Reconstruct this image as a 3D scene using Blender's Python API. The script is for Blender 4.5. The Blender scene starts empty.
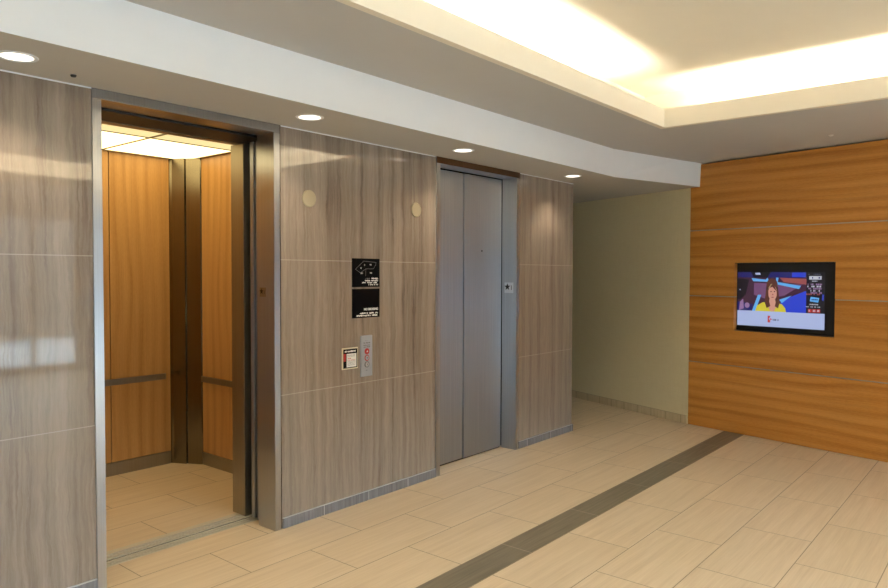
import bpy, bmesh, math, random
from mathutils import Vector, Matrix
random.seed(4)
S = bpy.context.scene
COL = S.collection
PI = math.pi

# ------------------------------------------------------------------ camera
f, a, pt, rl = 705.35, 0.69350, 0.0290, 0.00246
cam = bpy.data.cameras.new('camera'); cam.sensor_width = 36.0; cam.lens = f*36.0/888.0
cam.clip_start = .05; cam.clip_end = 200
co = bpy.data.objects.new('camera', cam); COL.objects.link(co)
F = Vector((math.cos(a)*math.cos(pt), math.sin(a)*math.cos(pt), -math.sin(pt)))
R = Vector((math.sin(a), -math.cos(a), 0)); U = R.cross(F)
R2 = math.cos(rl)*R + math.sin(rl)*U; U2 = -math.sin(rl)*R + math.cos(rl)*U
M = Matrix((R2, U2, -F)).transposed().to_4x4(); M.translation = Vector((0, -3.5723, 1.6))
co.matrix_world = M
S.camera = co
S.view_settings.view_transform = 'Standard'; S.view_settings.look = 'None'
S.view_settings.gamma = 1; S.view_settings.use_curve_mapping = False
S.view_settings.exposure = 0.34
S.cycles.max_bounces = 10; S.cycles.diffuse_bounces = 5; S.cycles.glossy_bounces = 5
S.cycles.transparent_max_bounces = 8; S.cycles.sample_clamp_indirect = 6.0
S.cycles.use_denoising = True

# ------------------------------------------------------------------ materials
def lin(c):
    return tuple(((x/255.0)/12.92 if x/255.0 <= .04045 else ((x/255.0+.055)/1.055)**2.4) for x in c) + (1.0,)
class NT:
    def __init__(s, name):
        s.m = bpy.data.materials.new(name); s.m.use_nodes = True
        s.t = s.m.node_tree; s.n = s.t.nodes; s.b = s.n['Principled BSDF']
    def N(s, k, **kw):
        o = s.n.new(k)
        for q, v in kw.items(): setattr(o, q, v)
        return o
    def L(s, x, y): s.t.links.new(x, y)
    def val(s, sock, v):
        if hasattr(v, 'is_output') or isinstance(v, bpy.types.NodeSocket): s.L(v, sock)
        else: sock.default_value = v
    def math(s, op, x, y=0.0, z=None):
        o = s.N('ShaderNodeMath', operation=op); s.val(o.inputs[0], x); s.val(o.inputs[1], y)
        if z is not None: s.val(o.inputs[2], z)
        return o.outputs[0]
    def coord(s, scale=(1, 1, 1), loc=(0, 0, 0)):
        tc = s.N('ShaderNodeTexCoord'); mp = s.N('ShaderNodeMapping')
        mp.inputs['Scale'].default_value = scale; mp.inputs['Location'].default_value = loc
        s.L(tc.outputs['Object'], mp.inputs['Vector']); return mp.outputs['Vector']
    def sep(s, v):
        o = s.N('ShaderNodeSeparateXYZ'); s.L(v, o.inputs[0]); return o.outputs
    def noise(s, vec, scale=1.0, detail=4.0, rough=.55, dist=0.0):
        o = s.N('ShaderNodeTexNoise'); s.L(vec, o.inputs['Vector'])
        o.inputs['Scale'].default_value = scale; o.inputs['Detail'].default_value = detail
        o.inputs['Roughness'].default_value = rough; o.inputs['Distortion'].default_value = dist
        return o.outputs['Fac']
    def ramp(s, fac, stops, interp='LINEAR'):
        o = s.N('ShaderNodeValToRGB'); s.L(fac, o.inputs[0]); e = o.color_ramp.elements
        o.color_ramp.interpolation = interp
        while len(e) < len(stops): e.new(.5)
        for i, (p, c) in enumerate(stops): e[i].position = p; e[i].color = c
        return o.outputs[0]
    def mix(s, fac, c1, c2, mode='MIX'):
        o = s.N('ShaderNodeMix', data_type='RGBA', blend_type=mode)
        s.val(o.inputs[0], fac); s.val(o.inputs[6], c1); s.val(o.inputs[7], c2); return o.outputs[2]
    def bump(s, h, strength=.2, dist=.002):
        o = s.N('ShaderNodeBump'); o.inputs['Strength'].default_value = strength; o.inputs['Distance'].default_value = dist
        s.L(h, o.inputs['Height']); s.L(o.outputs[0], s.b.inputs['Normal'])
    def set(s, **kw):
        for k, v in kw.items(): s.val(s.b.inputs[k.replace('_', ' ')], v)
        return s

def plain(name, c, rough=.5, metal=0.0, **kw):
    n = NT(name)
    v = n.noise(n.coord((7, 7, 7)), 1, 2)
    c0 = lin(c); c1 = tuple(min(1, x*1.008) for x in c0[:3])+(1,); c2 = tuple(x*.992 for x in c0[:3])+(1,)
    n.set(Base_Color=n.ramp(v, [(.3, c2), (.7, c1)]), Roughness=rough, Metallic=metal, **kw)
    return n.m
def emit(name, c, strength):
    n = NT(name); n.set(Base_Color=(0.02, 0.02, 0.02, 1), Emission_Color=lin(c), Emission_Strength=strength, Roughness=.4)
    return n.m

def m_marble():
    n = NT('vein_cut_stone')
    w = n.noise(n.coord((1.6, 1, 1.1)), 1.0, 3)
    tc = n.coord()
    x, y, z = n.sep(tc)
    # veins stand upright and wander sideways a little
    w2 = n.noise(n.coord((5, 1, 3.2)), 1.0, 4, .6); w3 = n.noise(n.coord((26, 1, 15)), 1.0, 3, .6)
    wob = n.math('ADD', n.math('MULTIPLY', n.math('SUBTRACT', w, .5), .07), n.math('ADD', n.math('MULTIPLY', n.math('SUBTRACT', w2, .5), .03), n.math('MULTIPLY', n.math('SUBTRACT', w3, .5), .020)))
    xx = n.math('ADD', n.math('ADD', x, y), wob)
    def vec(sx, sz):
        c = n.N('ShaderNodeCombineXYZ'); n.L(n.math('MULTIPLY', xx, sx), c.inputs[0]); n.L(n.math('MULTIPLY', z, sz), c.inputs[2]); return c.outputs[0]
    broad = n.noise(vec(4.5, .22), 1, 3, .5)
    mid = n.noise(vec(13, .28), 1, 9, .70)
    fine = n.noise(vec(70, 5.0), 1, 5, .7)
    pit = n.noise(vec(60, 14), 1, 4, .7)
    base = n.ramp(broad, [(.28, lin((140, 123, 106))), (.5, lin((164, 147, 129))), (.72, lin((177, 162, 145)))])
    c = n.mix(.75, base, n.ramp(mid, [(.37, lin((132, 116, 101))), (.485, lin((170, 156, 141))), (.63, lin((188, 174, 158)))]), 'MULTIPLY')
    c = n.mix(.7, c, n.ramp(mid, [(.37, lin((132, 116, 101))), (.49, lin((164, 149, 133))), (.63, lin((186, 172, 156)))]))
    vein = n.ramp(mid, [(.37, (1, 1, 1, 1)), (.45, (0, 0, 0, 1))])
    brk = n.ramp(n.noise(vec(5, 1.6), 1, 3), [(.45, (0, 0, 0, 1)), (.62, (1, 1, 1, 1))])
    c = n.mix(n.math('MULTIPLY', n.math('MULTIPLY', vein, brk), .8), c, lin((92, 75, 62)))
    c = n.mix(.28, c, n.ramp(fine, [(.3, lin((120, 106, 92))), (.7, lin((188, 174, 158)))]), 'MIX')
    c = n.mix(n.math('MULTIPLY', n.ramp(pit, [(.66, (0, 0, 0, 1)), (.74, (1, 1, 1, 1))]), .35), c, lin((196, 184, 168)))
    # pale filled joints between the slabs
    j = None
    for h in (.838, 1.683):
        k = n.math('LESS_THAN', n.math('ABSOLUTE', n.math('SUBTRACT', z, h)), .0022)
        j = k if j is None else n.math('MAXIMUM', j, k)
    c = n.mix(n.math('MULTIPLY', j, .6), c, lin((205, 196, 184)))
    c = n.mix(1.0, c, (.715, .735, .775, 1), 'MULTIPLY')
    n.set(Base_Color=c, Roughness=.045, Coat_Weight=.0, Specular_IOR_Level=.55)
    return n.m
def m_base_tile():
    n = NT('grey_base_tile')
    x, y, z = n.sep(n.coord())
    v = n.noise(n.coord((60, 60, 3)), 1, 3)
    c = n.ramp(v, [(.3, lin((92, 92, 95))), (.7, lin((120, 120, 124)))])
    p = n.math('ABSOLUTE', n.math('SUBTRACT', n.math('FRACT', n.math('ADD', n.math('DIVIDE', n.math('SUBTRACT', x, 3.051), .4085), .5)), .5))
    g = n.math('MAXIMUM', n.math('LESS_THAN', p, .006), n.math('GREATER_THAN', z, .064))
    n.set(Base_Color=n.mix(g, c, lin((180, 178, 176))), Roughness=.45)
    return n.m
def m_beige_base():
    n = NT('beige_base_tile')
    x, y, z = n.sep(n.coord())
    v = n.noise(n.coord((40, 40, 3)), 1, 3)
    c = n.ramp(v, [(.3, lin((198, 180, 146))), (.7, lin((216, 199, 166)))])
    p = n.math('ABSOLUTE', n.math('SUBTRACT', n.math('FRACT', n.math('DIVIDE', y, .2)), .5))
    g = n.math('MAXIMUM', n.math('LESS_THAN', p, .02), n.math('GREATER_THAN', z, .084))
    n.set(Base_Color=n.mix(g, c, lin((176, 160, 128))), Roughness=.4)
    return n.m
def floor_mat(strip=True):
    n = NT('linear_beige_floor_tile')
    x, y, z = n.sep(n.coord())
    if strip:
        beyond = n.math('LESS_THAN', y, -1.3)
        yy = n.math('ADD', y, n.math('MULTIPLY', beyond, 1.405))
        yy = n.math('ADD', yy, n.math('MULTIPLY', n.math('SUBTRACT', 1, beyond), .003))
    else: yy = y
    r = n.math('DIVIDE', yy, .398); ri = n.math('FLOOR', r); rf = n.math('FRACT', r)
    even = n.math('SUBTRACT', 1.0, n.math('ABSOLUTE', n.math('MODULO', ri, 2.0)))
    u = n.math('DIVIDE', n.math('SUBTRACT', n.math('SUBTRACT', x, 2.21), n.math('MULTIPLY', even, .4)), .804)
    ui = n.math('FLOOR', u); uf = n.math('FRACT', u)
    # per tile tone and streak offset
    cb = n.N('ShaderNodeCombineXYZ'); n.L(ri, cb.inputs[0]); n.L(ui, cb.inputs[1]); n.L(n.math('LESS_THAN', y, -1.3), cb.inputs[2])
    wn = n.N('ShaderNodeTexWhiteNoise'); n.L(cb.outputs[0], wn.inputs[0])
    rnd = wn.outputs[0]
    sv = n.N('ShaderNodeCombineXYZ'); n.L(n.math('ADD', n.math('MULTIPLY', x, 1.3), n.math('MULTIPLY', rnd, 37.0)), sv.inputs[0])
    n.L(n.math('MULTIPLY', y, 26.0), sv.inputs[1]); n.L(n.math('MULTIPLY', rnd, 11.0), sv.inputs[2])
    st = n.noise(sv.outputs[0], 1, 4, .6, .3)
    sv2 = n.N('ShaderNodeCombineXYZ'); n.L(n.math('MULTIPLY', x, 3.0), sv2.inputs[0]); n.L(n.math('MULTIPLY', y, 120.0), sv2.inputs[1])
    st2 = n.noise(sv2.outputs[0], 1, 2)
    c = n.ramp(st, [(.28, lin((207, 184, 152))), (.5, lin((219, 198, 166))), (.72, lin((228, 208, 178)))])
    c = n.mix(.35, c, n.ramp(st2, [(.3, lin((206, 183, 150))), (.7, lin((230, 210, 181)))]))
    c = n.mix(n.math('MULTIPLY', n.math('SUBTRACT', rnd, .5), .25), c, lin((192, 169, 134)))
    gv = n.math('MINIMUM', rf, n.math('SUBTRACT', 1.0, rf)); gu = n.math('MINIMUM', uf, n.math('SUBTRACT', 1.0, uf))
    g = n.math('MAXIMUM', n.math('LESS_THAN', gv, .0062), n.math('LESS_THAN', gu, .0031))
    c = n.mix(n.math('MULTIPLY', g, .85), c, lin((134, 112, 82)))
    if strip:
        ins = n.math('MULTIPLY', n.math('GREATER_THAN', y, -1.402), n.math('LESS_THAN', y, -1.197))
        dv = n.noise(n.coord((2.5, 60, 1)), 1, 4, .6)
        dc = n.ramp(dv, [(.3, lin((104, 96, 80))), (.7, lin((130, 121, 104)))])
        du = n.math('FRACT', n.math('DIVIDE', n.math('SUBTRACT', x, 2.59), .812))
        dg = n.math('LESS_THAN', n.math('MINIMUM', du, n.math('SUBTRACT', 1.0, du)), .004)
        dc = n.mix(dg, dc, lin((160, 151, 134)))
        c = n.mix(ins, c, dc)
    n.set(Base_Color=c, Roughness=.38, Specular_IOR_Level=.4)
    n.bump(n.math('SUBTRACT', 1.0, g), .25, .002)
    return n.m
def m_wood(name, vertical, dark, mid, light, per=.115):
    n = NT(name)
    x, y, z = n.sep(n.coord())
    along, across = (z, n.math('ADD', x, y)) if vertical else (x, z)
    def vec(sa, sc, off=0.0):
        c = n.N('ShaderNodeCombineXYZ'); n.L(n.math('MULTIPLY', along, sa), c.inputs[0]); n.L(n.math('ADD', n.math('MULTIPLY', across, sc), off), c.inputs[1]); return c.outputs[0]
    wob = n.noise(vec(.55, 1.3), 1, 2, .45)
    wob2 = n.noise(vec(2.2, 5.0, 3.1), 1, 2, .5)
    ph = n.math('DIVIDE', n.math('ADD', n.math('ADD', across, n.math('MULTIPLY', wob, .20)), n.math('MULTIPLY', wob2, .018)), per)
    saw = n.math('FRACT', ph)
    c = n.ramp(saw, [(0, lin(mid)), (.30, lin(light)), (.60, lin(mid)), (.86, lin(dark)), (1.0, lin(mid))], 'B_SPLINE')
    amp = n.noise(vec(.35, 5.0, 7.7), 1, 2)
    c = n.mix(n.ramp(amp, [(.35, (0, 0, 0, 1)), (.65, (.7, .7, .7, 1))]), c, lin(mid))
    band = n.noise(vec(.30, 13.0, 1.7), 1, 3, .55, .2)
    c = n.mix(.38, c, n.ramp(band, [(.28, lin(dark)), (.5, lin(mid)), (.70, lin(light))]))
    fine = n.noise(vec(2.0, 150.0), 1, 3, .6)
    fleck = n.noise(vec(26.0, 120.0), 1, 3, .6)
    c = n.mix(.16, c, n.ramp(fine, [(.3, lin(dark)), (.7, lin(light))]))
    c = n.mix(.10, c, n.ramp(fleck, [(.35, lin(dark)), (.65, lin(light))]))
    n.set(Base_Color=c, Roughness=.34, Specular_IOR_Level=.4)
    return n.m
def m_steel(name, c=(176, 178, 182), rough=.30, aniso=.85):
    n = NT(name)
    v = n.noise(n.coord((260, 260, 1.2)), 1, 3, .6)
    c0 = lin(c)
    base = n.ramp(v, [(.3, tuple(q*.9 for q in c0[:3])+(1,)), (.7, tuple(min(1, q*1.08) for q in c0[:3])+(1,))])
    n.set(Base_Color=base, Metallic=1.0, Roughness=rough)
    tg = n.N('ShaderNodeTangent', direction_type='RADIAL', axis='Z'); n.L(tg.outputs[0], n.b.inputs['Tangent'])
    n.b.inputs['Anisotropic'].default_value = aniso
    return n.m
def m_wallcover():
    n = NT('olive_beige_wallcovering')
    v = n.noise(n.coord((1, 90, 9)), 1, 3); w = n.noise(n.coord((1, 9, 160)), 1, 3)
    c = n.mix(.5, n.ramp(v, [(.3, lin((222, 211, 175))), (.7, lin((229, 220, 186)))]), n.ramp(w, [(.3, lin((221, 210, 174))), (.7, lin((230, 221, 188)))]))
    n.set(Base_Color=c, Roughness=.75); n.bump(v, .08, .001)
    return n.m
def m_glass():
    n = NT('window_glass')
    t = n.N('ShaderNodeBsdfTransparent'); t.inputs[0].default_value = (.95, .97, .97, 1)
    g = n.N('ShaderNodeBsdfGlossy'); g.inputs['Roughness'].default_value = .02
    fr = n.N('ShaderNodeFresnel'); mx = n.N('ShaderNodeMixShader')
    n.L(fr.outputs[0], mx.inputs[0]); n.L(t.outputs[0], mx.inputs[1]); n.L(g.outputs[0], mx.inputs[2])
    n.L(mx.outputs[0], n.n['Material Output'].inputs[0])
    return n.m

MARBLE, BASET, BEIGEB = m_marble(), m_base_tile(), m_beige_base()
FLOOR, CARFLOOR = floor_mat(True), floor_mat(False)
WOODH = m_wood('horizontal_grain_panelling', False, (128, 70, 18), (194, 130, 54), (220, 163, 88), .105)
WOODV = m_wood('vertical_grain_panelling', True, (136, 88, 38), (190, 142, 80), (208, 162, 102), .10)
STEEL, STEELD = m_steel('brushed_steel'), m_steel('brushed_steel_door', (162, 167, 176), .38, .9)
DARKST = m_steel('dark_steel', (158, 150, 132), .38, .5)
COLUMN = m_steel('column_steel', (128, 120, 102), .20, .5)
SILL = plain('satin_aluminium_sill', (214, 206, 188), .42, .3)
WALLC = m_wallcover()
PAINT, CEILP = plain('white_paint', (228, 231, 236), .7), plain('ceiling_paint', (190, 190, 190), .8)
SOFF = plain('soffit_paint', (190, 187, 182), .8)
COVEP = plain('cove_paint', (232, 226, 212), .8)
BLACK, DARK = plain('black_plastic', (14, 14, 15), .3), plain('dark_shaft_paint', (28, 27, 27), .7)
BLACKG = plain('black_sign_acrylic', (8, 8, 10), .4, 0, Specular_IOR_Level=.06)
WHITE, OFFW = plain('white_ink', (225, 225, 222), .5), plain('off_white_plastic', (206, 197, 170), .5)
CAP = plain('beige_cap', (152, 140, 114), .5)
TRACK = plain('shaded_track_metal', (15, 17, 21), .5, .0)  # track colour blackened to hold the darkness of the hoistway gap
BROWN = m_steel('brown_strip', (112, 90, 70), .4, .3)
GREYI, RED = plain('grey_ink', (110, 110, 112), .5), plain('red_button', (170, 36, 34), .4)
PLATE = plain('satin_grey_plate', (160, 165, 175), .4, .25)
LPLATE = plain('pale_plate', (205, 208, 214), .5)
ALU = m_steel('aluminium_reveal', (170, 168, 160), .35)
CHROME = plain('polished_reflector', (235, 230, 220), .12, 1.0)
GLASS = m_glass()
PANELW = emit('car_light_diffuser', (255, 230, 168), 2.7)
PANELY = emit('car_light_diffuser_front', (255, 232, 166), .80)
LAMP = emit('downlight_lamp', (255, 244, 226), 2.2)
PAVE = plain('outdoor_paving', (140, 140, 137), .8)
FACADE = plain('outdoor_facade', (92, 86, 80), .8)

# ------------------------------------------------------------------ mesh helpers
class MB:
    def __init__(s): s.bm = bmesh.new(); s.mi = 0
    def _f(s, vs):
        try: fc = s.bm.faces.new(vs); fc.material_index = s.mi; return fc
        except ValueError: return None
    def box(s, x0, x1, y0, y1, z0, z1, bev=0.0):
        v = [s.bm.verts.new(p) for p in ((x0,y0,z0),(x1,y0,z0),(x1,y1,z0),(x0,y1,z0),(x0,y0,z1),(x1,y0,z1),(x1,y1,z1),(x0,y1,z1))]
        fs = [s._f([v[i] for i in q]) for q in ((3,2,1,0),(4,5,6,7),(0,1,5,4),(1,2,6,5),(2,3,7,6),(3,0,4,7))]
        if bev:
            es = set(e for q in fs for e in q.edges)
            bmesh.ops.bevel(s.bm, geom=list(es), offset=bev, segments=2, affect='EDGES', material=-1)
        return s
    def prism(s, pts, z0, z1):
        lo = [s.bm.verts.new((p[0], p[1], z0)) for p in pts]; hi = [s.bm.verts.new((p[0], p[1], z1)) for p in pts]
        n = len(pts); s._f(lo[::-1]); s._f(hi)
        for i in range(n): s._f([lo[i], lo[(i+1) % n], hi[(i+1) % n], hi[i]])
        return s
    def poly(s, pts): s._f([s.bm.verts.new(p) for p in pts]); return s
    def lathe(s, prof, mat=None, seg=32, cap0=False, cap1=False):
        # prof: (radius, height) pairs about local z; mat maps local to world
        mat = mat or Matrix.Identity(4); rings = []
        for r, h in prof:
            rings.append([s.bm.verts.new(mat @ Vector((r*math.cos(2*PI*i/seg), r*math.sin(2*PI*i/seg), h))) for i in range(seg)])
        for A, B in zip(rings, rings[1:]):
            for i in range(seg): s._f([A[i], A[(i+1) % seg], B[(i+1) % seg], B[i]])
        if cap0: s._f(rings[0][::-1])
        if cap1: s._f(rings[-1])
        return s
    def tube(s, p, q, r, seg=12):
        p, q = Vector(p), Vector(q); d = q-p
        return s.lathe([(r, 0), (r, d.length)], Matrix.Translation(p) @ d.to_track_quat('Z', 'Y').to_matrix().to_4x4(), seg, True, True)
    def build(s, name, mats, parent=None, mw=None, smooth=False):
        bmesh.ops.recalc_face_normals(s.bm, faces=s.bm.faces)
        me = bpy.data.meshes.new(name); s.bm.to_mesh(me); s.bm.free()
        for m in (mats if isinstance(mats, (list, tuple)) else [mats]): me.materials.append(m)
        if smooth:
            me.shade_smooth()
            me.set_sharp_from_angle(angle=math.radians(40))
        o = bpy.data.objects.new(name, me); COL.objects.link(o)
        if parent: o.parent = parent
        if mw: o.matrix_world = mw
        return o
def struct(o): o['kind'] = 'structure'; return o
def tag(o, label, cat, group=None):
    o['label'] = label; o['category'] = cat; o['kind'] = 'thing'
    if group: o['group'] = group
    return o
def thing(name, label, cat, loc=(0, 0, 0), group=None, mw=None):
    o = bpy.data.objects.new(name, None); COL.objects.link(o); o.empty_display_size = .1
    o.matrix_world = mw if mw else Matrix.Translation(loc)
    return tag(o, label, cat, group)
def part(mb, name, mats, root, smooth=False):
    # geometry given in world space: move it into the root's frame
    inv = root.matrix_world.inverted(); bmesh.ops.transform(mb.bm, matrix=inv, verts=mb.bm.verts)
    return mb.build(name, mats, root, None, smooth)
def text(body, size, mat4, name, m, parent, align='LEFT', bold=0.0):
    cu = bpy.data.curves.new('lettering', 'FONT'); cu.body = body; cu.size = size; cu.align_x = align; cu.offset = bold
    cu.extrude = .0004
    t = bpy.data.objects.new('lettering', cu); COL.objects.link(t)
    bpy.context.view_layer.update()
    dg = bpy.context.evaluated_depsgraph_get()
    me = bpy.data.meshes.new_from_object(t.evaluated_get(dg)); bpy.data.objects.remove(t); bpy.data.curves.remove(cu)
    me.transform(parent.matrix_world.inverted() @ mat4); me.materials.clear(); me.materials.append(m); me.name = name
    o = bpy.data.objects.new(name, me); COL.objects.link(o); o.parent = parent
    return o
def face_y(x, y, z):   # local x to the right, local y up, facing the lobby from the lift wall
    return Matrix(((1, 0, 0, x), (0, 0, -1, y), (0, 1, 0, z), (0, 0, 0, 1)))
def face_x(x, y, z):   # on a jamb return facing -x
    return Matrix(((0, 0, -1, x), (-1, 0, 0, y), (0, 1, 0, z), (0, 0, 0, 1)))

# ------------------------------------------------------------------ dimensions
H, H2, HC = 2.511, 2.757, 3.10          # soffit, lobby ceiling, raised cove ceiling
XL, YF = -3.2, -8.6                     # left wall, window wall
A0, A1, B0, B1, XE = 1.578, 2.716, 4.196, 5.362, 6.337   # left lift frame, right lift frame, end of stone wall
WT = .14                                # stone wall thickness
WX, wa = 7.603, .2249
ws, wc = math.sin(wa), math.cos(wa)
WM = Matrix(((-ws, wc, 0, WX), (-wc, -ws, 0, 0), (0, 0, 1, 0), (0, 0, 0, 1)))   # panelled wall frame: x along it, -y to the room
def wpt(s_, d=0.0): return (WX - ws*s_ + wc*d, -wc*s_ - ws*d)
WS = .812
hx, hy = wpt(WS)                        # where the hall wall meets the panelling
HX1, HY1 = 8.68, 2.5                    # far end of the hall wall

# ------------------------------------------------------------------ floor and walls
far = wpt(9.4)
struct(MB().prism([(XL-.2, YF-.2), (far[0]+.6, YF-.2), (far[0]+.6, far[1]), wpt(.8, .3), (HX1+.3, HY1+.3), (XE-.02, HY1+.3), (XE-.02, .135), (B1, .135), (B1, .21), (B0, .21), (B0, .135), (A1, .135), (A1, .248), (A0, .248), (A0, .135), (XL-.2, .135)], -.12, 0).build('floor', FLOOR))
m = MB()
m.box(XL-.1, A0, 0, WT, 0, H+.25); m.box(A1, B0, 0, WT, 0, H+.25); m.box(B1, XE, 0, WT, 0, H+.25)
m.box(A0, A1, .001, WT, H-.004, H+.25); m.box(B0, B1, .001, WT, H-.004, H+.25)
m.box(XE-.14, XE, WT, HY1+.1, 0, H+.25)
struct(m.build('wall_back', MARBLE))
m = MB()
for x0, x1 in ((XL-.1, A0-.001), (A1+.004, B0), (B1+.004, XE)): m.box(x0, x1, -.011, .002, 0, .068, .0015)
m.box(XE-.002, XE+.011, -.011, HY1, 0, .068)
struct(m.build('baseboard_back', BASET))
m = MB()
for x0, x1 in ((XL, A0), (A1+.001, B0), (B1+.001, XE+.003)): m.box(x0, x1, -.004, .002, H-.007, H-.0005)
struct(m.build('trim_2', PAINT))
# lift shaft behind the stone wall: dark, closed
m = MB()
m.box(XL, XE-.14, 2.3, 2.4, -.6, 3.3); m.box(.75, .85, WT, 2.3, -.6, 3.3); m.box(3.55, 3.65, WT+.2, 2.3, -.6, 3.3); m.box(XE-.24, XE-.14, WT, 2.3, -.6, 3.3); m.box(.75, XE-.14, .1, .13, -.6, -.12)
m.box(.85, XE-.14, WT, 2.3, 3.2, 3.3); m.box(.75, XE-.14, .1, 2.4, -.6, -.5); m.box(.85, XE-.14, .135, .15, 2.76, 3.2)
struct(m.build('wall_shaft', DARK))
# hall wall (beige, running back beside the stone wall) and the end of the hall
ux, uy = HX1-hx, HY1-hy; ul = math.hypot(ux, uy); nx, ny = uy/ul, -ux/ul      # outward normal
struct(MB().prism([(hx, hy), (HX1, HY1), (HX1+nx*.15, HY1+ny*.15), (hx+nx*.15, hy+ny*.15)], 0, H+.2).build('wall_hall', WALLC))
struct(MB().prism([(hx-nx*.005+ux/ul*.015, hy-ny*.005+uy/ul*.015), (HX1-nx*.005, HY1-ny*.005), (HX1, HY1), (hx+ux/ul*.015, hy+uy/ul*.015)], 0, .088).build('baseboard_hall', BEIGEB))
struct(MB().box(XE-.14, HX1+.3, HY1, HY1+.12, 0, H+.2).build('wall_hall_end', WALLC))
# panelled wall: board backing, four courses of panelling, metal reveals between them
GS0, GS1 = 5.3, 8.9
m = MB(); Z = (0.003, .677, 1.373, 2.057, 2.743)
TV = (1.318, 2.287, 1.035, 1.715)
m.box(WS, GS0, .08, .2, 0, H2+.05); m.box(GS1, 9.4, .08, .2, 0, H2+.05); m.box(GS0, GS1, .08, .2, 2.5, H2+.05)
wr = struct(m.build('wall_right', DARK, None, WM))
g = .0048
for i in range(4):
    z0, z1 = Z[i]+(g if i else 0), Z[i+1]-(g if i < 3 else 0)
    m = MB()
    if i in (1, 2):
        zz = (z0, TV[2]) if i == 1 else (TV[3], z1)
        m.box(WS, TV[0], 0, .08, z0, z1); m.box(TV[1], GS0, 0, .08, z0, z1); m.box(TV[0], TV[1], 0, .08, *zz)
    else: m.box(WS, GS0, 0, .08, z0, z1)
    o = m.build('wood_panel', WOODH, wr); o['kind'] = 'structure'
for i in (1, 2, 3):
    m = MB()
    if i == 2: m.box(WS, TV[0], .006, .08, Z[i]-g, Z[i]+g); m.box(TV[1], GS0, .006, .08, Z[i]-g, Z[i]+g)
    else: m.box(WS, GS0, .006, .08, Z[i]-g, Z[i]+g)
    o = m.build('reveal_strip', ALU, wr); o['kind'] = 'structure'
m = MB(); e = .05  # side glazing added out of view to light the steel door and hall
for q in (GS0+e, (2*GS0+GS1)/3, (GS0+2*GS1)/3, GS1): m.box(q-e, q, .08, .16, 0, 2.5)
m.box(GS0, GS1, .08, .16, 2.45, 2.5); m.box(GS0, GS1, .08, .16, 0.001, .06)
fr = struct(m.build('window_4', ALU, None, WM))
m = MB(); st = (GS1-GS0)/3
for k in range(3): m.box(GS0+k*st+.002, GS0+k*st+st-.05, .115, .121, .06, 2.45)
m.build('pane', GLASS, fr)
# left wall, window wall
struct(MB().box(XL-.15, XL, YF-.1, 0.0, 0, H2+.1).build('wall_left', PAINT))
WIN = [(-2.9, -.4), (-.2, 2.3), (2.5, 5.15)]
m = MB(); zs, zt = .06, 2.52
xs = [XL-.15] + [v for w in WIN for v in w] + [far[0]+.5]
for i in range(0, len(xs), 2): m.box(xs[i], xs[i+1], YF-.15, YF, 0, H2+.1)
for x0, x1 in WIN: m.box(x0, x1, YF-.15, YF, 0, zs); m.box(x0, x1, YF-.15, YF, zt, H2+.1)
struct(m.build('wall_front', PAINT))
for k, (x0, x1) in enumerate(WIN):
    w = MB(); e = .05
    w.box(x0, x1, YF-.11, YF-.03, zs, zs+e); w.box(x0, x1, YF-.11, YF-.03, zt-e, zt); w.box(x0, x0+e, YF-.11, YF-.03, zs+e, zt-e); w.box(x1-e, x1, YF-.11, YF-.03, zs+e, zt-e)
    xm = (x0+x1)/2 if k < 2 else 4.45
    w.box(xm-e/2, xm+e/2, YF-.11, YF-.03, zs+e, zt-e)
    fr = struct(w.build('window_%d' % (k+1), ALU))
    p = MB().box(x0+e, xm-e/2, YF-.073, YF-.067, zs+e, zt-e).box(xm+e/2, x1-e, YF-.073, YF-.067, zs+e, zt-e).build('pane', GLASS, fr)

# ------------------------------------------------------------------ bulkhead, ceiling and raised cove
fx, fy = wpt(.93, 0.0)
face_lo = [(XL, -.57), (6.15, -.545), (wpt(.915)[0]+.02, wpt(.915)[1]-.01)]
face_hi = [(XL, -.605), (6.0, -.595), (wpt(.93)[0]+.02, wpt(.93)[1]-.01)]
m = MB()
for i in range(2):
    p, q, p2, q2 = face_lo[i], face_lo[i+1], face_hi[i], face_hi[i+1]
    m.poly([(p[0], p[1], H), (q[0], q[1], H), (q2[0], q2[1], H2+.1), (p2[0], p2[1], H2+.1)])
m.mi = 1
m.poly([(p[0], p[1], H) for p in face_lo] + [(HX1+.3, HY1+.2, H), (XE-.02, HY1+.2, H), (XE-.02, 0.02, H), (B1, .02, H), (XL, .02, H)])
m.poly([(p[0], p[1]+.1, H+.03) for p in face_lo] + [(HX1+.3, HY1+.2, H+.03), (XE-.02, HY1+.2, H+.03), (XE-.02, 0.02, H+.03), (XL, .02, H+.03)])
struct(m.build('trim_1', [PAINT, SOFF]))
TX0, TX1, TY0, TY1, LT = -2.2, 5.42, -6.6, -1.325, 2.90    # tray opening, top of its lip
m = MB()
rx = far[0]
t = .045; cw = .30
m.box(XL, rx+2.2, TY1+t, -.3, H2, H2+.02); m.box(XL, rx+2.2, YF, TY0-t, H2, H2+.02)
m.box(XL, TX0-t, TY0-t, TY1+t, H2, H2+.02); m.box(TX1+t, rx+2.2, TY0-t, TY1+t, H2, H2+.02)
m.mi = 1
m.box(TX0-t, TX1+t, TY1, TY1+t, H2, LT); m.box(TX0-t, TX1+t, TY0-t, TY0, H2, LT)
m.box(TX1, TX1+t, TY0, TY1, H2, LT); m.box(TX0-t, TX0, TY0, TY1, H2, LT)
hb = H2+.02
m.box(TX0-cw, TX1+cw, TY1+cw, TY1+cw+.05, hb, HC); m.box(TX0-cw, TX1+cw, TY0-cw-.05, TY0-cw, hb, HC)
m.box(TX1+cw, TX1+cw+.05, TY0-cw, TY1+cw, hb, HC); m.box(TX0-cw-.05, TX0-cw, TY0-cw, TY1+cw, hb, HC)
m.mi = 2
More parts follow.
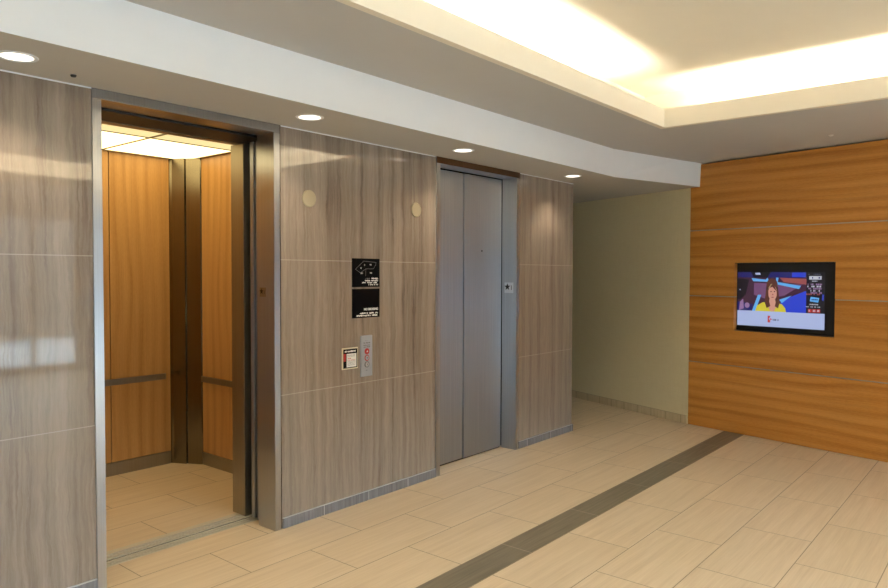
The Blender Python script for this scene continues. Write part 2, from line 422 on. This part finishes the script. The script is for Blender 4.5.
m.box(TX0-cw-.05, TX1+cw+.05, TY0-cw-.05, TY1+cw+.05, HC, HC+.05)
m.mi = 0; m.box(XL-.3, rx+3.6, YF-.2, HY1+.4, 3.35, 3.45)
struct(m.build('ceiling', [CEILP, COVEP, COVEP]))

# ------------------------------------------------------------------ lift entrances
def floor_plate(root, x, y0, y1, z0, z1, mp, mk):
    p = part(MB().box(x-.0015, x, y1, y0, z0, z1), 'floor_plate', mp, root)
    c = ((y0+y1)/2, (z0+z1)/2); w = abs(y0-y1); h = z1-z0
    s_ = MB(); pts = []
    sy, sz = c[0]+w*.17, c[1]+h*.08
    for k in range(10):
        r_ = h*.36 if k % 2 == 0 else h*.155
        pts.append((x-.002, sy - r_*math.sin(k*PI/5), sz + r_*math.cos(k*PI/5)))
    ctr = (x-.002, sy, sz)
    for k in range(10): s_.poly([ctr, pts[k], pts[(k+1) % 10]])
    st = part(s_, 'star', mk, root); st.parent = p
    tx = text('1', h*.62, face_x(x-.002, sy-w*.30, z0+h*.30), 'numeral', mk, root); tx.parent = p
    return p
def entrance(x0, x1, label, plate_zy, mp, mk, dp=.165):
    root = thing('doorway_frame', label, 'door frame', ((x0+x1)/2, 0, 0))
    j = .046
    for s in (0, 1):
        m = MB()
        if s == 0: m.box(x0, x0+j, -.008, dp, 0, H-.052, .0015)
        else: m.box(x1-j-.008, x1-.011, -.008, dp, 0, H-.052, .0015)
        part(m, 'jamb', STEEL, root)
    part(MB().box(x0, x1-.011, -.0085, dp, H-.0505, H-.003, .0015), 'header', STEEL, root)
    if x0 > 3: part(MB().box(x0-.002, x1-.008, -.012, -.0086, H-.0505, H-.001, .001), 'header_strip', BROWN, root)['label'] = 'dark brown strip'  # separate brown face over the steel header
    x = x1-j-.008
    floor_plate(root, x-.0005, plate_zy[0], plate_zy[1], plate_zy[2], plate_zy[3], mp, mk)
    return root
fl = entrance(A0, A1, 'stainless steel door frame around the open elevator car', (.080, .142, 1.452, 1.51), DARKST, BLACK)
fr_ = entrance(B0, B1, 'stainless steel door frame around the closed elevator doors', (.024, .12, 1.425, 1.52), LPLATE, BLACK, .150)
# door sill of the open entrance
si = thing('threshold', 'grooved metal door sill on the floor of the open elevator entrance', 'sill', ((A0+A1)/2, .29, 0))
m = MB(); y0, y1 = .249, .330
for p, q in ((y0, .266), (.279, .297), (.310, y1)): m.box(A0-.1, 3.4, p, q, -.006, .001)
part(m, 'sill_track', SILL, si)
part(MB().box(A0-.1, 3.4, y0, y1, -.034, -.006), 'sill_groove', BLACK, si)  # groove bottoms painted black for the shade inside them
# open hoistway door: its leaves have slid to the right into the wall
d = thing('sliding_door', 'sliding steel elevator door leaves retracted beside the open car', 'door', (3.2, .25, 0))
part(MB().box(A1-.022, A1+.5, .185, .225, .012, 2.44, .002), 'door_leaf', STEELD, d)
part(MB().box(A1-.010, A1+.55, .265, .305, .012, 2.44, .002), 'door_leaf', STEELD, d)
part(MB().box(A0-.35, A1+.6, .18, .43, 2.450, 2.62), 'door_track', TRACK, d)
# closed doors on the right
d = thing('sliding_door', 'closed brushed steel elevator door of two leaves', 'door', ((B0+B1)/2, .16, 0))
XS = 4.748
part(MB().box(B0-.1, XS-.002, .162, .195, .012, H-.058, .0015), 'door_leaf', STEELD, d)
dl = part(MB().box(XS+.002, B1-.062, .152, .195, .012, H-.058, .0015), 'door_leaf', STEELD, d)
kh = MB(); kh.lathe([(.0075, 0), (.0075, .004), (.004, .005)], face_y(5.0, .1525, 1.80), 16, True, True)
k = part(kh, 'release_keyhole', BLACK, d); k.parent = dl
part(MB().box(B0-.1, B1-.062, .1655, .19, 0.0005, .011), 'bottom_guide', BLACK, d)
si = thing('threshold', 'dark metal door sill under the closed elevator doors', 'sill', ((B0+B1)/2, .2, 0))
part(MB().box(B0, B1-.05, .212, .25, -.03, .001), 'sill_track', DARKST, si)

# ------------------------------------------------------------------ the open car
CY0, CY1, CXR, CXL, CZ = .36, 1.962, 3.222, 1.09, 2.56
car = thing('elevator_car', 'open elevator car with amber wood panels and glowing ceiling', 'elevator', (1.608, .796, 0))
part(MB().box(CXL-.05, CXR+.05, .47, CY1+.05, -.1, 0), 'car_floor', CARFLOOR, car)
m = MB()
for p, q in ((.352, .374), (.388, .406), (.419, .4695)): m.box(1.45, 2.9, p, q, -.006, .001)
cs_ = part(m, 'car_sill', SILL, car)
k = part(MB().box(1.45, 2.9, .352, .4695, -.054, -.006), 'sill_groove', BLACK, car); k.parent = cs_  # black again stands for shade in the car sill's grooves
part(MB().box(CXL-.08, CXR+.08, CY1+.012, CY1+.05, 0, CZ+.06), 'car_shell', DARK, car)
bs = .105
CK0, CK1 = (3.072, CY1), (CXR, 1.725)          # corner column runs diagonally between these
for x0, x1 in ((CXL, 1.72), (1.728, 2.566), (2.574, CK0[0]-.004)):
    part(MB().box(x0, x1, CY1, CY1+.012, bs, CZ-.004), 'wall_panel', WOODV, car)
part(MB().box(CXL, CK0[0]-.004, CY1-.006, CY1+.012, 0, bs-.003, .001), 'kick_plate', DARKST, car)
part(MB().box(CXR, CXR+.012, .53, CK1[1]-.004, bs, CZ-.004), 'wall_panel', WOODV, car)
part(MB().box(CXR-.006, CXR+.012, .53, CK1[1]-.004, 0, bs-.003, .001), 'kick_plate', DARKST, car)
part(MB().box(CXL-.012, CXL, .53, CY1, bs, CZ-.004), 'wall_panel', WOODV, car)
part(MB().box(CXL-.012, CXL+.006, .53, CY1-.008, 0, bs-.003, .001), 'kick_plate', DARKST, car)
part(MB().box(CXR+.012, CXR+.05, .5, CY1+.05, 0, CZ+.06), 'car_shell', DARK, car)
part(MB().box(CXL-.05, CXL-.012, .5, CY1+.05, 0, CZ+.06), 'car_shell', DARK, car)
# corner column: two folded steel faces with a step between them
mx, my = (CK0[0]+CK1[0])/2, (CK0[1]+CK1[1])/2
m = MB()
m.prism([(CK0[0], CK0[1]+.006), (CK0[0], CK0[1]-.004), (CK0[0]+.012, CK0[1]-.022), (mx-.012, my-.006), (mx+.002, my-.001), (mx+.004, my-.009), (CK1[0]-.012, CK1[1]-.002), (CK1[0]-.002, CK1[1]-.006), (CK1[0]+.008, CK1[1]), (mx+.06, my+.09)], 0, CZ-.012)
part(m, 'corner_column', COLUMN, car)
def rail(pts, nrm):
    m = MB(); p, q = Vector(pts[0]), Vector(pts[1]); n = Vector(nrm)
    dd = (q-p).normalized(); th = .010
    for z0, z1 in ((0, .048),):
        c = [p+n*.045, q+n*.045, q+n*(.045+th), p+n*(.045+th)]
        m.prism([(v.x, v.y) for v in c], p.z+z0, p.z+z1)
    h = part(m, 'handrail', DARKST, car)
    L_ = (q-p).length
    for t_ in (.08, L_-.08) if L_ > .5 else (L_*.5,):
        c = p+dd*t_+Vector((0, 0, .024))
        b = part(MB().tube(c, c+n*.047, .009), 'rail_bracket', DARKST, car); b.parent = h
rail([(1.2, CY1, .722), (3.0, CY1, .722)], (0, -1, 0))
rail([(CXR, 1.655, .705), (CXR, .60, .705)], (-1, 0, 0))
# ceiling: lit diffusers in a thin dark grid
cz = CZ-.01
part(MB().box(CXL-.02, CXR+.02, .47, CY1+.02, CZ+.012, CZ+.05), 'car_roof', DARKST, car)
m = MB(); ys = (.50, 1.21, CY1-.02); xsq = (CXL+.02, 1.80, 2.51, CXR-.02)
for v in ys: m.box(xsq[0]-.012, xsq[-1]+.012, v-.010, v+.010, cz-.004, cz+.012)
for v in xsq: m.box(v-.010, v+.010, ys[0], ys[-1], cz-.0045, cz+.012)
part(m, 'ceiling_grid', DARKST, car)
for i in range(2):
    for k in range(3):
        part(MB().box(xsq[k]+.010, xsq[k+1]-.010, ys[i]+.010, ys[i+1]-.010, cz, cz+.01), 'light_diffuser', PANELY if i == 0 else PANELW, car)
# car front: entrance posts and transom
part(MB().box(2.698, 2.76, .365, .505, 0.002, 2.44, .002).box(2.72, CXR, .49, .505, 0.002, 2.44), 'entrance_post', DARKST, car)
part(MB().box(1.50, 1.60, .365, .505, 0.002, 2.44, .002).box(CXL, 1.56, .49, .505, 0.002, 2.44), 'entrance_post', DARKST, car)
part(MB().box(CXL, CXR, .437, .505, 2.446, CZ+.05, .002), 'transom', DARKST, car)

# ------------------------------------------------------------------ signs and call plate on the stone wall
def glyph_row(mb, x0, x1, z, h, y, seed):
    r = random.Random(seed); x = x0
    while x < x1-.002:
        w = r.uniform(.35, .8)*h
        w = min(w, x1-x)
        if r.random() < .86: mb.box(x, x+w, y-.0006, y+.0004, z+(h*.0 if r.random() < .7 else h*.2), z+h*(1 if r.random() < .5 else .8))
        x += w + h*(.14 if r.random() < .8 else .45)
sx0, sx1 = 3.311, 3.572
sg = thing('wall_sign', 'upper black square sign with a faint plan drawing and white lettering', 'sign', (sx0, -.001, 1.505), 'black signs above the call buttons')
part(MB().box(sx0, sx1, -.007, 0.001, 1.505, 1.703, .001), 'sign_plate', BLACKG, sg)
W, Hh = sx1-sx0, .198
def sp(u, v): return (sx0+u*W, 1.703-v*Hh)
m = MB()
for (u0, v0), (u1, v1) in (((.1, .38), (.4, .09)), ((.4, .09), (.86, .13)), ((.86, .13), (.84, .2)), ((.1, .38), (.28, .5)), ((.28, .5), (.48, .36)), ((.48, .36), (.75, .36)), ((.48, .36), (.47, .62)), ((.75, .36), (.86, .2))):
    (x_, z_), (x2, z2) = sp(u0, v0), sp(u1, v1)
    dv = Vector((x2-x_, 0, z2-z_)); nn = Vector((-dv.z, 0, dv.x)).normalized()*.0012
    m.poly([(x_+nn.x, -.0074, z_+nn.z), (x2+nn.x, -.0074, z2+nn.z), (x2-nn.x, -.0074, z2-nn.z), (x_-nn.x, -.0074, z_-nn.z)])
part(m, 'plan_drawing', GREYI, sg)
m = MB()
for u, v, w_ in ((.28, .36, .05), (.36, .30, .03), (.42, .25, .07), (.53, .22, .06), (.62, .24, .07), (.29, .54, .09), (.63, .53, .08)):
    x_, z_ = sp(u, v); glyph_row(m, x_, x_+w_*W*.9, z_, .010, -.0072, int(u*100))
part(m, 'plan_lettering', plain('pale_grey_ink', (170, 170, 170), .5), sg)
m = MB()
glyph_row(m, *[sp(.69, 0)[0], sp(.93, 0)[0]], sp(0, .735)[1], .0115, -.0072, 1)
glyph_row(m, sp(.41, 0)[0], sp(.93, 0)[0], sp(0, .805)[1], .0105, -.0072, 2)
glyph_row(m, sp(.34, 0)[0], sp(.93, 0)[0], sp(0, .875)[1], .0105, -.0072, 3)
glyph_row(m, sp(.58, 0)[0], sp(.93, 0)[0], sp(0, .945)[1], .0105, -.0072, 4)
part(m, 'lettering', WHITE, sg)
m = MB(); glyph_row(m, sp(.47, 0)[0], sp(.62, 0)[0], sp(0, .725)[1], .008, -.0072, 9); part(m, 'small_lettering', GREYI, sg)
s2 = thing('wall_sign', 'lower black square sign, plain above a no smoking line', 'sign', (sx0, -.001, 1.29), 'black signs above the call buttons')
part(MB().box(sx0, sx1, -.007, 0.001, 1.291, 1.492, .001), 'sign_plate', BLACKG, s2)
def sp2(u, v): return (sx0+u*W, 1.492-v*.201)
x_, z_ = sp2(.93, .745)
text('NO SMOKING', .0215, face_y(x_, -.0076, z_), 'lettering', WHITE, s2, 'RIGHT', .0006)
m = MB()
glyph_row(m, sp2(.26, 0)[0], sp2(.93, 0)[0], sp2(0, .875)[1], .011, -.0072, 5)
glyph_row(m, sp2(.14, 0)[0], sp2(.93, 0)[0], sp2(0, .955)[1], .011, -.0072, 6)
part(m, 'small_lettering', WHITE, s2)
# call plate
cp = thing('call_button_plate', 'narrow grey elevator call plate with three round buttons', 'button panel', (3.44, -.001, .88))
cx0, cx1, cz0, cz1 = 3.386, 3.497, .880, 1.166
part(MB().box(cx0, cx1, -.010, 0.001, cz0, cz1, .002), 'face_plate', PLATE, cp)
cxm = (cx0+cx1)/2
for k, (zc, ring, capm, lab) in enumerate(((1.055, RED, RED, 'red button, topmost of the three'), (1.009, RED, PLATE, 'pale button with a red ring'), (.963, GREYI, STEEL, 'grey metal button, lowest of the three'))):
    m = MB(); m.lathe([(.0215, 0), (.0215, .004), (.0165, .0045), (.0165, .001)], face_y(cxm, -.0098, zc), 28, True, True)
    b = part(m, 'button', ring, cp, True); b['label'] = lab
    m = MB(); m.lathe([(.0155, 0), (.0155, .0045), (.013, .0055)], face_y(cxm, -.0100, zc), 28, True, True)
    c_ = part(m, 'button_cap', capm, cp, True); c_.parent = b
    m = MB()
    if k == 0: m.poly([(cxm-.008, -.0162, zc-.005), (cxm+.008, -.0162, zc-.005), (cxm, -.0162, zc+.008)])
    else: m.poly([(cxm-.007, -.0162, zc+.005), (cxm, -.0162, zc-.007), (cxm+.007, -.0162, zc+.005)])
    a_ = part(m, 'arrow', WHITE if k == 0 else GREYI, cp); a_.parent = b
m = MB()
glyph_row(m, cxm-.032, cxm+.032, 1.110, .009, -.0104, 11); glyph_row(m, cxm-.032, cxm+.032, 1.094, .007, -.0104, 12)
glyph_row(m, cxm-.030, cxm+.030, 1.082, .007, -.0104, 13); glyph_row(m, cxm-.012, cxm+.012, 1.127, .005, -.0104, 15); glyph_row(m, cxm-.010, cxm+.010, .920, .004, -.0104, 16)
part(m, 'lettering', GREYI, cp)
# notice card
nc = thing('notice_card', 'small black and white notice card with a red stripe beside the call plate', 'sign', (3.29, -.001, .945))
nx0, nx1, nz0, nz1 = 3.216, 3.361, .945, 1.092
part(MB().box(nx0, nx1, -.006, 0.001, nz0, nz1, .001), 'card_holder', OFFW, nc)
m = MB().box(nx0+.009, nx1-.006, -.0066, -.0058, nz0+.008, nz1-.009); part(m, 'black_card', BLACKG, nc)
m = MB().box(nx0+.010, nx0+.032, -.0071, -.0064, nz0+.055, nz0+.108); part(m, 'red_stripe', RED, nc)
m = MB().box(nx0+.039, nx1-.016, -.0071, -.0064, nz0+.014, nz0+.106); pg = part(m, 'printed_page', WHITE, nc)
m = MB(); glyph_row(m, nx0+.022, nx1-.014, nz1-.030, .011, -.0070, 14); part(m, 'heading', WHITE, nc)
m = MB()
for k in range(4): glyph_row(m, nx0+.044, nx1-.022, nz0+.026+k*.009, .003, -.0074, 20+k)
for k in range(2): glyph_row(m, nx0+.044, nx1-.030, nz0+.086+k*.008, .003, -.0074, 30+k)
t_ = part(m, 'lettering', GREYI, nc); t_.parent = pg
m = MB(); glyph_row(m, nx0+.042, nx0+.080, nz0+.071, .006, -.0074, 34); glyph_row(m, nx0+.042, nx1-.022, nz0+.060, .004, -.0074, 35)
t_ = part(m, 'red_lettering', plain('pale_red_ink', (200, 110, 110), .5), nc); t_.parent = pg
# round blanking caps high on the stone
for x, lab in ((2.938, 'round beige cover cap nearer the open elevator'), (3.962, 'round beige cover cap nearer the closed elevator doors')):
    m = MB(); m.lathe([(.055, 0), (.055, .007), (.049, .010), (.0485, .0085)], face_y(x, .001, 2.079), 40, True, True)
    tag(m.build('cover_cap', CAP, None, None, True), lab, 'wall cap', 'round cover caps on the stone wall')

# ------------------------------------------------------------------ television set into the panelling
tv = thing('television', 'black wall television showing a news presenter, set into the wood panelling', 'television', mw=WM @ Matrix.Translation(((TV[0]+TV[1])/2, 0, TV[2])))
inv = Matrix.Translation((-(TV[0]+TV[1])/2, 0, -TV[2]))
def tvpart(mb, name, mats, parent=None):
    bmesh.ops.transform(mb.bm, matrix=inv, verts=mb.bm.verts); return mb.build(name, mats, parent or tv)
q0, q1, q2, q3 = TV[0]+.002, TV[1]-.002, TV[2]+.002, TV[3]-.002
bx0, bx1, bz0, bz1 = 1.326, 2.178, 1.091, 1.622        # lit picture
yb = .055
m = MB(); m.box(q0, bx0, yb-.006, .078, q2, q3); m.box(bx1, q1, yb-.006, .078, q2, q3); m.box(bx0, bx1, yb-.006, .078, q2, bz0); m.box(bx0, bx1, yb-.006, .078, bz1, q3)
tvpart(m, 'bezel', BLACK)
m = MB(); m.box(q0, q1, .002, yb-.006, q3-.004, q3); m.box(q0, q1, .002, yb-.006, q2, q2+.004); m.box(q1-.004, q1, .002, yb-.006, q2+.004, q3-.004)
tvpart(m, 'recess_frame', BLACK)
cols = [((26, 30, 120), .8), ((40, 70, 225), .9), ((96, 178, 245), 1.), ((140, 92, 140), .7), ((86, 44, 78), .6), ((178, 192, 234), 1.), ((228, 214, 60), .9), ((104, 58, 46), .8),
        ((222, 160, 142), .9), ((16, 14, 34), .6), ((205, 210, 225), .9), ((214, 62, 58), .9), ((168, 130, 180), .8), ((92, 96, 120), .8), ((70, 46, 42), .8), ((176, 92, 92), .8), ((196, 170, 120), .8)]
TM = [emit('screen_colour', c, s*.66) for c, s in cols]
PW, PH = bx1-bx0, bz1-bz0
m = MB(); lay = [0]
def spoly(ci, *pts):
    lay[0] += 1; m.mi = ci
    m.poly([(bx0+u*PW, yb-.0002*lay[0]*.25, bz1-v*PH) for u, v in pts])
def sell(ci, u, v, ru, rv, n=20): spoly(ci, *[(u+ru*math.cos(2*PI*k/n), v+rv*math.sin(2*PI*k/n)) for k in range(n)])
def srow(ci, u0, u1, v0, v1, seed, dens=.8):
    r = random.Random(seed); u = u0
    while u < u1:
        w = min(r.uniform(.006, .018), u1-u)
        if r.random() < dens: spoly(ci, (u, v0), (u+w, v0), (u+w, v1), (u, v1))
        u += w+.004
spoly(9, (0, 0), (1, 0), (1, 1), (0, 1))                                     # ground
spoly(0, (0, 0), (.80, 0), (.80, .10), (0, .10)); spoly(1, (.64, .01), (.79, .01), (.79, .09), (.64, .09)); spoly(9, (.16, 0), (.40, 0), (.36, .10), (.2, .10))
spoly(5, (.21, .015), (.27, .01), (.28, .05), (.22, .05))
spoly(4, (0, .10), (.80, .10), (.80, .72), (0, .72))
spoly(3, (.20, .20), (.76, .22), (.56, .42), (.36, .50), (.20, .42))
spoly(15, (.5, .1), (.8, .12), (.8, .22), (.55, .18))
spoly(2, (.17, .11), (.34, .14), (.36, .10), (.38, .18), (.19, .17)); spoly(2, (.46, .10), (.49, .10), (.48, .18), (.74, .245), (.72, .30), (.46, .22))
spoly(1, (.52, .52), (.78, .34), (.80, .34), (.80, .72), (.50, .72)); spoly(2, (.50, .50), (.64, .42), (.53, .56)); spoly(2, (.25, .42), (.29, .42), (.22, .72), (.18, .72))
spoly(0, (0, .55), (.20, .60), (.17, .72), (0, .72)); spoly(9, (.0, .12), (.14, .14), (.10, .42), (.03, .52), (0, .5)); spoly(12, (.03, .56), (.07, .5), (.08, .68), (.02, .72)); sell(12, .12, .62, .03, .05)
sell(5, .03, .33, .008, .014)
spoly(14, (.35, .24), (.39, .15), (.45, .16), (.485, .28), (.49, .60), (.36, .62), (.335, .5))  # hair behind
sell(7, .415, .22, .065, .10)
spoly(6, (.22, .72), (.24, .62), (.31, .555), (.38, .56), (.46, .56), (.53, .58), (.57, .65), (.58, .72))   # yellow top
spoly(8, (.375, .62), (.39, .48), (.45, .48), (.47, .62), (.44, .72), (.39, .70))
sell(8, .423, .38, .052, .135)
spoly(7, (.365, .35), (.40, .24), (.44, .24), (.475, .36), (.455, .29), (.42, .27), (.385, .29)); spoly(16, (.37, .3), (.40, .22), (.42, .21), (.385, .29))
spoly(7, (.345, .34), (.372, .30), (.378, .50), (.40, .62), (.355, .66), (.33, .55)); spoly(7, (.47, .30), (.49, .34), (.505, .55), (.49, .66), (.45, .62), (.472, .48))
sell(14, .405, .355, .009, .010); sell(14, .444, .355, .009, .010); sell(15, .424, .46, .016, .010); spoly(15, (.42, .40), (.43, .40), (.434, .42), (.414, .42))
spoly(5, (0, .72), (1, .72), (1, 1), (0, 1))                                 # ticker band
spoly(11, (.37, .80), (.40, .80), (.40, .83), (.385, .84), (.385, .87), (.40, .88), (.40, .92), (.37, .92)); spoly(11, (.40, .84), (.425, .86), (.40, .88)); srow(13, .43, .50, .855, .885, 3)
spoly(9, (.80, 0), (1, 0), (1, .72), (.80, .72))
srow(13, .82, .95, .03, .05, 5); spoly(10, (.83, .07), (.96, .07), (.96, .13), (.83, .13)); srow(0, .84, .95, .085, .115, 6, .6); srow(10, .86, .92, .15, .165, 7)
for k in range(5): srow(10 if k % 2 else 12, .80+.012*k, .965, .20+.037*k, .228+.037*k, 40+k, .62)
srow(15, .80, .95, .375, .40, 47, .6)
spoly(2, (.85, .43), (.94, .45), (.93, .53), (.84, .51)); srow(0, .86, .925, .47, .49, 48, .6); srow(10, .84, .93, .555, .575, 49); srow(10, .80, .96, .60, .615, 50)
for k in range(3): spoly(11, (.825+.045*k, .645), (.862+.045*k, .645), (.862+.045*k, .705), (.825+.045*k, .705)); srow(10, .832+.045*k, .855+.045*k, .66, .69, 60+k, .7)
spoly(1, (.975, .38), (.99, .40), (.985, .5), (.97, .48))
m2 = m; tvpart(m2, 'screen', TM)

# ------------------------------------------------------------------ downlights and ceiling fittings
DL = [(1.155, -.268, 'recessed downlight nearest the left edge, before the open elevator'), (2.684, -.318, 'recessed downlight beside the right end of the open elevator frame'),
      (4.118, -.330, 'recessed downlight before the left end of the closed elevator doors'), (5.838, -.275, 'recessed downlight before the end pier, farthest right')]
for x, y, lab in DL:
    t = thing('recessed_downlight', lab, 'ceiling light', (x, y, H), 'recessed downlights in the soffit')
    m = MB(); m.lathe([(.062, -.0005), (.064, -.004), (.078, -.005), (.082, -.001)], None, 40); m.build('trim_ring', OFFW if False else PAINT, t, None, True)
    m = MB(); m.lathe([(.066, -.0008), (.064, -.0025), (.058, -.002), (.0, -.0018)], None, 40); o = m.build('lens', LAMP, t, None, True)
    la = bpy.data.lights.new('downlight_beam', 'SPOT'); la.energy = 17; la.color = (1.0, .82, .60); la.spot_size = math.radians(118); la.spot_blend = .7; la.shadow_soft_size = .05
    lo = bpy.data.objects.new('downlight_beam', la); COL.objects.link(lo); lo.location = (x, y, H-.02)
m = MB(); m.lathe([(.02, 0), (.02, -.004), (.012, -.010), (.004, -.012)], Matrix.Translation((6.58, -2.275, H2)), 24, True, True)
tag(m.build('sprinkler_cap', WHITE, None, None, True), 'small white sprinkler cap on the ceiling near the wood panelling', 'sprinkler')
m = MB(); m.lathe([(.013, 0.02), (.013, -.005), (.009, -.010), (.003, -.011)], Matrix.Translation((1.429, -.159, H)), 20, True, True)
tag(m.build('ceiling_sensor', BLACK, None, None, True), 'tiny black sensor in the soffit near the open elevator', 'sensor')

# ------------------------------------------------------------------ light
def area(name, loc, rot, sx, sy, energy, col):
    la = bpy.data.lights.new(name, 'AREA'); la.shape = 'RECTANGLE'; la.size = sx; la.size_y = sy; la.energy = energy; la.color = col
    o = bpy.data.objects.new(name, la); COL.objects.link(o); o.location = loc; o.rotation_euler = rot; return o
WARM = (1.0, .86, .66)
zc = H2+.06
cy = TY1+.16; cx = TX1+.16
area('cove_lamp', ((TX0+TX1-.5)/2, cy, zc), (PI, 0, 0), TX1-TX0-.9, .06, 120, WARM)
area('cove_lamp', ((TX0+TX1)/2, TY0-.16, zc), (PI, 0, 0), TX1-TX0-.4, .06, 120, WARM)
area('cove_lamp', (cx, (TY0+TY1)/2-.05, zc), (PI, 0, 0), .06, TY1-TY0-.4, 85, WARM)
area('cove_lamp', (TX0-.16, (TY0+TY1)/2, zc), (PI, 0, 0), .06, TY1-TY0-.4, 85, WARM)
# daylight through the windows
for x0, x1 in WIN:
    o = area('window_daylight', ((x0+x1)/2, YF-.2, (zs+zt)/2), (PI/2, 0, 0), x1-x0-.1, zt-zs-.1, 1, (1, 1, 1)); o.data.cycles.is_portal = True
q = WM @ Vector(((GS0+GS1)/2, .26, 1.27))
o = area('window_daylight', q, (0, 0, 0), GS1-GS0-.1, 2.4, 1, (1, 1, 1)); o.data.cycles.is_portal = True  # portal for the added side glazing
o.matrix_world = Matrix.Translation(q) @ WM.to_3x3().to_4x4() @ Matrix.Rotation(-PI/2, 4, 'X')
w = bpy.data.worlds.new('sky'); S.world = w; w.use_nodes = True
bg = w.node_tree.nodes['Background']; bg.inputs[0].default_value = (.70, .85, 1.0, 1); bg.inputs[1].default_value = 28.0
# outside the windows: pavement, street facades and a low block, unseen, added to shape reflections
struct(MB().prism([(-30, -30), (34, -30), (34, 0), (HX1+.6, 0), wpt(1, .4), wpt(9.4, .4), (far[0]+.5, YF-.25), (-30, YF-.25)], -.14, -.02).build('ground', PAVE))
struct(MB().box(-30, 34, -24, -23, -.02, 5.0).box(28, 29, -23, 10, -.02, 5.0).box(-30, 22, -15.6, -15, -.02, 1.3).build('wall_street', FACADE))
